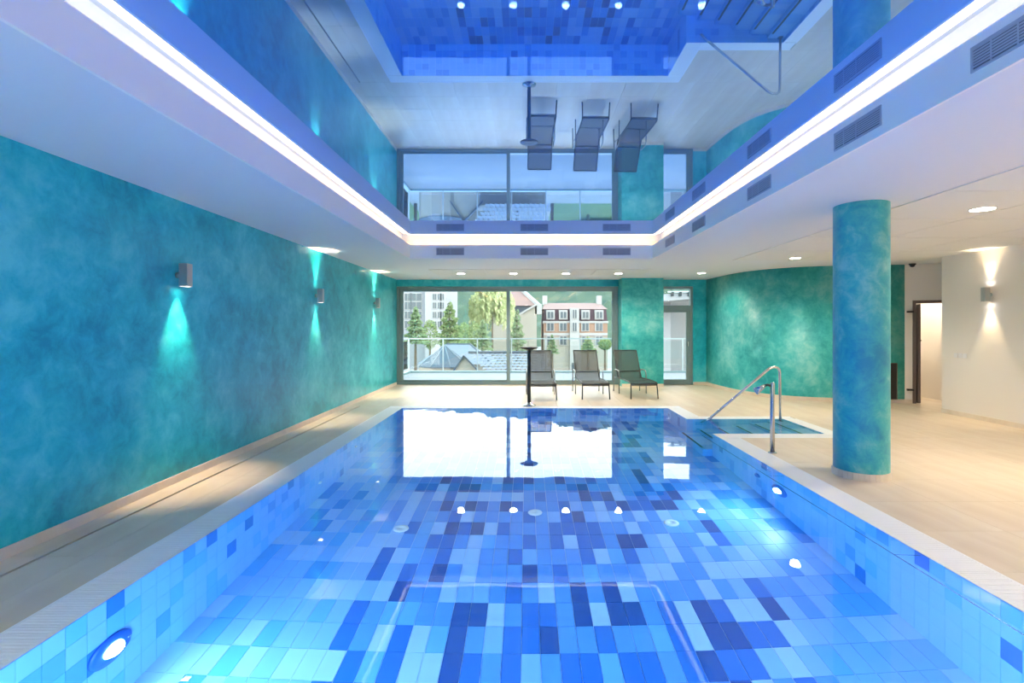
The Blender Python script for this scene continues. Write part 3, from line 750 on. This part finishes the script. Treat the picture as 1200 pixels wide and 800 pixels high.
# --- houses
def house_window(parent, cx, y, cz, w, h, arch=False):
    f = MB().box(cx-w/2-.12,cx+w/2+.07,y-.08,y,cz-h/2-.07,cz+h/2+.07); f = child(f, 'window', M['wintrim'], parent)
    g_ = MB().box(cx-w/2,cx-.04,y-.10,y-.08,cz-h/2,cz+h/2).box(cx+.04,cx+w/2,y-.10,y-.08,cz-h/2,cz+h/2).build('pane', M['winglass']); g_.parent = f
# white apartment block: corner at px 499
Y = 80; wb = empty('apartment_block', P(499,0,Y)[:2]+(GZ,)); tag(wb, 'tall white apartment block at the left behind the fir trees', 'building')
x0, x1, x2 = P(462,0,Y)[0], P(499,0,Y)[0], P(524,0,Y)[0]
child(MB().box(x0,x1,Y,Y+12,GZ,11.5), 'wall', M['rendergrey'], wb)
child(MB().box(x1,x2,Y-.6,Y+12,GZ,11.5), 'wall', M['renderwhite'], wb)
for py in (348,358,369,380):
    z = P(0,py,Y)[2]
    for px,w_ in ((478,1.0),(488,1.6)): house_window(wb, P(px,0,Y)[0], Y, z, w_, 1.1)
    for px in (510,516,519): house_window(wb, P(px,0,Y)[0], Y-.6, z, .5, .9)
# mansard house
Y = 62; mh = empty('mansard_house', P(674,0,Y)[:2]+(GZ,)); tag(mh, 'long three-storey house with plum mansard roof and orange brick front', 'building')
X0, X1 = P(637,0,Y)[0], P(712,0,Y)[0]; zr = P(0,362,Y)[2]; zm = P(0,377,Y)[2]; zt_ = P(0,355.5,Y)[2]
child(MB().box(X0,X1,Y,Y+10,GZ,zm), 'wall', M['brick'], mh)
child(MB().box(X0-.1,X1+.1,Y-.1,Y,zm-.15,zm+.1), 'cornice', M['wintrim'], mh)
child(MB().box(X0,X1,Y-.06,Y,P(0,393,Y)[2],P(0,390,Y)[2]), 'string_course', M['wintrim'], mh)
child(MB().box(X0,X1,Y-.04,Y,GZ,P(0,394,Y)[2]), 'ground_floor_front', M['render'], mh)
ms_ = MB(); ms_.v = [(X0,Y,zm),(X1,Y,zm),(X1,Y+10,zm),(X0,Y+10,zm),(X0+.1,Y+.5,zr),(X1-.1,Y+.5,zr),(X1-.1,Y+9.5,zr),(X0+.1,Y+9.5,zr)]
for q in ((0,1,5,4),(1,2,6,5),(2,3,7,6),(3,0,4,7)): ms_.face(q)
child(ms_, 'mansard', M['mansard'], mh)
rf = MB(); rf.v = [(X0-.1,Y+.4,zr),(X1+.1,Y+.4,zr),(X1+.1,Y+9.6,zr),(X0-.1,Y+9.6,zr),(X0+.3,Y+5,zt_+.3),(X1-.3,Y+5,zt_+.3)]
for q in ((0,1,5,4),(1,2,5),(2,3,4,5),(3,0,4),(3,2,1,0)): rf.face(q)
child(rf, 'roof', M['redroof'], mh)
for px in (645,660,686,702):
    cx = P(px,0,Y)[0]; zc_ = P(0,369,Y)[2]
    child(MB().box(cx-.52,cx+.52,Y-.2,Y+.6,zc_-.55,zc_+.6), 'dormer', M['wintrim'], mh)
    house_window(mh, cx, Y-.2, zc_, .7, .75); house_window(mh, cx, Y, P(0,383,Y)[2], .75, .9)
    house_window(mh, cx, Y-.05, P(0,399,Y)[2], .75, 1.0)
cx = P(673,0,Y)[0]; child(MB().box(cx-.55,cx+.55,Y-.4,Y+.5,GZ,P(0,361,Y)[2]), 'stair_bay', M['wintrim'], mh)
for py in (368,383): house_window(mh, cx, Y-.4, P(0,py,Y)[2], .45, 1.0)
child(MB().box(cx-.35,cx+.35,Y-.45,Y-.4,GZ,GZ+2.2), 'entrance_door', M['winglass'], mh)
for px in (640,708): child(MB().box(P(px,0,Y)[0]-.3,P(px,0,Y)[0]+.3,Y+4,Y+5,zt_,zt_+1.2), 'chimney', M['wintrim'], mh)
sw = empty('side_house', P(625,0,58)[:2]+(GZ,)); tag(sw, 'plain cream gabled house left of the mansard house', 'building')
a0 = P(612,0,60); a1 = P(629,0,60); zz = P(0,368,60)[2]
child(MB().box(a0[0],a1[0],60,70,GZ,zz), 'wall', M['render'], sw)
gbl = MB(); gbl.v = [(a0[0],60,zz),(a1[0],60,zz),(a1[0],60,P(0,357,60)[2]),(a0[0],70,zz),(a1[0],70,zz),(a1[0],70,P(0,357,60)[2])]
for q in ((0,1,2),(5,4,3),(0,2,5,3),(1,4,5,2),(0,3,4,1)): gbl.face(q)
child(gbl, 'gable', M['render'], sw)
child(MB().bar((a0[0]-.3,59.9,zz),(a1[0],59.9,P(0,356.5,60)[2]),.3,.2).box(a1[0]-.2,a1[0]+.6,60,62,zz,P(0,356,60)[2]), 'roof_edge', M['wintrim'], sw)
# church-like hall with broad brown roof
Y = 75; ch = empty('hall', P(600,0,Y)[:2]+(GZ,)); tag(ch, 'big hall with a steep brown hipped roof and dark slate skirt', 'building')
q0, q1 = P(575,0,Y)[0], P(631,0,Y)[0]; ze = P(0,358,Y)[2]
rf = MB(); rf.v = [(q0,Y,ze),(q1,Y,ze),(q1,Y+14,ze),(q0,Y+14,ze),(P(590,0,Y)[0],Y+6,P(0,328,Y)[2]),(P(602,0,Y)[0],Y+6,P(0,328,Y)[2])]
for q in ((0,1,5,4),(1,2,5),(2,3,4,5),(3,0,4),(3,2,1,0)): rf.face(q)
child(rf, 'roof', M['redroof'], ch)
child(MB().box(q0+.5,q1-1.2,Y+.5,Y+13,P(0,367,Y)[2],ze), 'slate_skirt', M['roofblue'], ch)
child(MB().box(q0+.3,q1-1.6,Y+.3,Y+13,GZ,P(0,367,Y)[2]), 'wall', M['render'], ch)
child(MB().bar((P(602,0,Y)[0],Y+5.7,P(0,328,Y)[2]),(q1,Y-.1,ze+.1),.5,.4), 'hip_cap', M['wintrim'], ch)

# --- trees
def leaves(mb, p, s_, d=None):
    a = Vector((random.gauss(0,1),random.gauss(0,1),random.gauss(0,.6))).normalized(); b_ = a.orthogonal().normalized()
    if d: a = (a*.5+Vector(d)).normalized(); b_ = a.orthogonal().normalized()
    p = Vector(p); mb.poly([p-b_*s_*.45, p+a*s_*1.0, p+b_*s_*.45])
def tree(name, px, Y, top, bot, wpx, kind, label, group, mt):
    X, _, zt_ = P(px, top, Y); zb = P(px, bot, Y)[2]; w_ = wpx*Y/600/2
    e = empty(name, (X,Y,GZ+.005)); tag(e, label, 'tree', group)
    H = zt_-GZ; zb_ = zb-GZ
    MB().tube([(0,0,0),(0,0,zb_),(0,0,H*.9 if kind == 'fir' else zb_+(H-zb_)*.5)], [.14,.10,.03], 7).build('trunk', M['trunk'], e)
    cr_ = MB()
    if kind == 'fir':
        n_ = 1500
        for i in range(n_):
            t = random.random()**.62; z = H-(H-zb_)*t; rad = w_*(t**.85)*(.80+.25*math.sin(t*34))*random.uniform(.55,1)
            a = random.uniform(0,2*math.pi); leaves(cr_, (rad*math.cos(a),rad*math.sin(a),z), w_*.17, (math.cos(a)*.6,math.sin(a)*.6,-.35))
    elif kind == 'willow':
        for i in range(260):
            a = random.uniform(0,2*math.pi); rad = w_*math.sqrt(random.random()); zt2 = H-(H-zb_)*.42*(rad/w_)**2*random.uniform(.7,1.1)
            L_ = random.uniform(.25,.6)*(H-zb_)
            for k in range(16): leaves(cr_, (rad*math.cos(a)+random.gauss(0,.08),rad*math.sin(a)+random.gauss(0,.08),zt2-L_*k/16), .34, (0,0,-1))
    else:
        c0 = (H+zb_)/2; hz = (H-zb_)/2
        for i in range(1100):
            v = Vector((random.gauss(0,1),random.gauss(0,1),random.gauss(0,1))).normalized()*random.uniform(.72,1)
            leaves(cr_, (v.x*w_, v.y*w_, c0+v.z*hz), w_*.2)
    cr_.build('crown', mt, e)
tree('fir_tree', 487, 40, 359, 402, 32, 'fir', 'slim fir tree in front of the white block, leftmost', 'trees outside', M['fir'])
tree('fir_tree', 527, 42, 353, 403, 38, 'fir', 'tall yellowish fir tree right of the white block', 'trees outside', M['fir2'])
tree('fir_tree', 566, 36, 374, 410, 26, 'fir', 'dark short fir tree under the willow', 'trees outside', M['fir'])
tree('fir_tree', 606, 38, 361, 411, 26, 'fir', 'narrow fir tree just right of the window mullion', 'trees outside', M['fir'])
tree('fir_tree', 647, 40, 392, 414, 17, 'fir', 'small fir tree behind the leftmost lounger', 'trees outside', M['fir'])
tree('fir_tree', 689, 44, 394, 413, 22, 'fir', 'small pale fir tree behind the middle lounger', 'trees outside', M['fir2'])
tree('willow_tree', 577, 56, 330, 392, 52, 'willow', 'big bright yellow-green willow left of the mullion', 'trees outside', M['willow'])
tree('round_tree', 504, 50, 374, 410, 18, 'round', 'round pale bush tree between the two left firs', 'trees outside', M['bush'])
tree('round_tree', 544, 50, 377, 410, 18, 'round', 'round clipped tree right of the tall fir', 'trees outside', M['bush'])
tree('round_tree', 557, 52, 377, 410, 17, 'round', 'round clipped tree beside the willow', 'trees outside', M['bush'])
tree('round_tree', 709, 50, 397, 410, 16, 'round', 'low round tree at the right end of the street', 'trees outside', M['bush'])
# forested hill
hl = MB(); NXh, NYh = 170, 34
for j in range(NYh+1):
    for i in range(NXh+1):
        x = -330+660*i/NXh; y = 170+200*j/NYh
        crest = (60+6*math.sin(x*.011+.2)+3*math.sin(x*.031))*math.sin(min(1,(j/NYh)*1.15)*math.pi/2)
        z = GZ+crest+noise.noise(Vector((x*.14,y*.14,0)))*5+noise.noise(Vector((x*.4,y*.4,3)))*3
        hl.v.append((x,y,z if j else GZ-1))
for j in range(NYh):
    for i in range(NXh):
        a = j*(NXh+1)+i; hl.face((a,a+1,a+NXh+2,a+NXh+1))
tag(hl.build('hill', M['forest']), kind='structure')
# cars
def car(px, py, Y, mt, label):
    X,_,z = P(px,py,Y); e = empty('car', (X,Y,GZ+.005)); tag(e, label, 'car', 'parked cars')
    b_ = MB(); b_.v = []
    prof = [(-2,.35),(-2,.85),(-1.3,.95),(-.8,1.4),(.7,1.4),(1.3,.95),(2,.85),(2,.35)]
    b_.v = [(x,-.8,z_) for x,z_ in prof]+[(x,.8,z_) for x,z_ in prof]; n_ = 8
    b_.face(range(n_)); b_.face([n_+i for i in range(n_)][::-1])
    for i in range(n_): b_.face((i,n_+i,n_+(i+1)%n_,(i+1)%n_))
    b_.build('body', mt, e); MB().box(-.95,.95,-.82,.82,.97,1.3).build('windows', M['winglass'], e)
    for sx_ in (-1.25,1.25):
        for sy in (-.78,.78): MB().lathe([(.32,-.08),(.32,.08)], c=(sx_,sy,.32), n=14, axis='y').build('wheel', M['tyre'], e)
car(579,402,48,M['carred'],'red car parked under the willow')
car(634,400,50,M['carwhite'],'white car left of the small fir tree')
car(705,404,46,M['carred'],'dark red car at the right end of the street')
# white neighbouring wing seen through the narrow door
nw = empty('white_wing', (7,19,GZ)); tag(nw, 'white neighbouring wing with a roof overhang seen through the narrow door', 'building')
child(MB().box(P(786,0,21)[0],12,21,24,GZ,P(0,362,21)[2]+.35), 'wall', M['renderwhite'], nw)
sf = MB(); za = P(0,353,19.5)[2]; zb2 = P(0,347,19.5)[2]
sf.v = [(P(770,0,19)[0],18.5,za-.05),(14,18.5,zb2+.5),(14,24,zb2+.5),(P(770,0,19)[0],24,za-.05),(P(770,0,19)[0],18.5,za+.2),(14,18.5,zb2+.8),(14,24,zb2+.8),(P(770,0,19)[0],24,za+.2)]
for q in ((0,3,2,1),(4,5,6,7),(0,1,5,4),(1,2,6,5),(2,3,7,6),(3,0,4,7)): sf.face(q)
child(sf, 'roof_overhang', M['renderwhite'], nw)
for px in (783,792,802): child(MB().box(P(px,0,19)[0]-.04,P(px,0,19)[0]+.04,18.4,18.5,P(0,348,19)[2],P(0,343,19)[2]), 'bracket', M['darksteel'], nw)
child(MB().bar((P(776,0,19.2)[0],18.45,P(0,343,19)[2]),(13,18.45,P(0,341,19)[2]),.05,.05), 'gutter', M['rail'], nw)
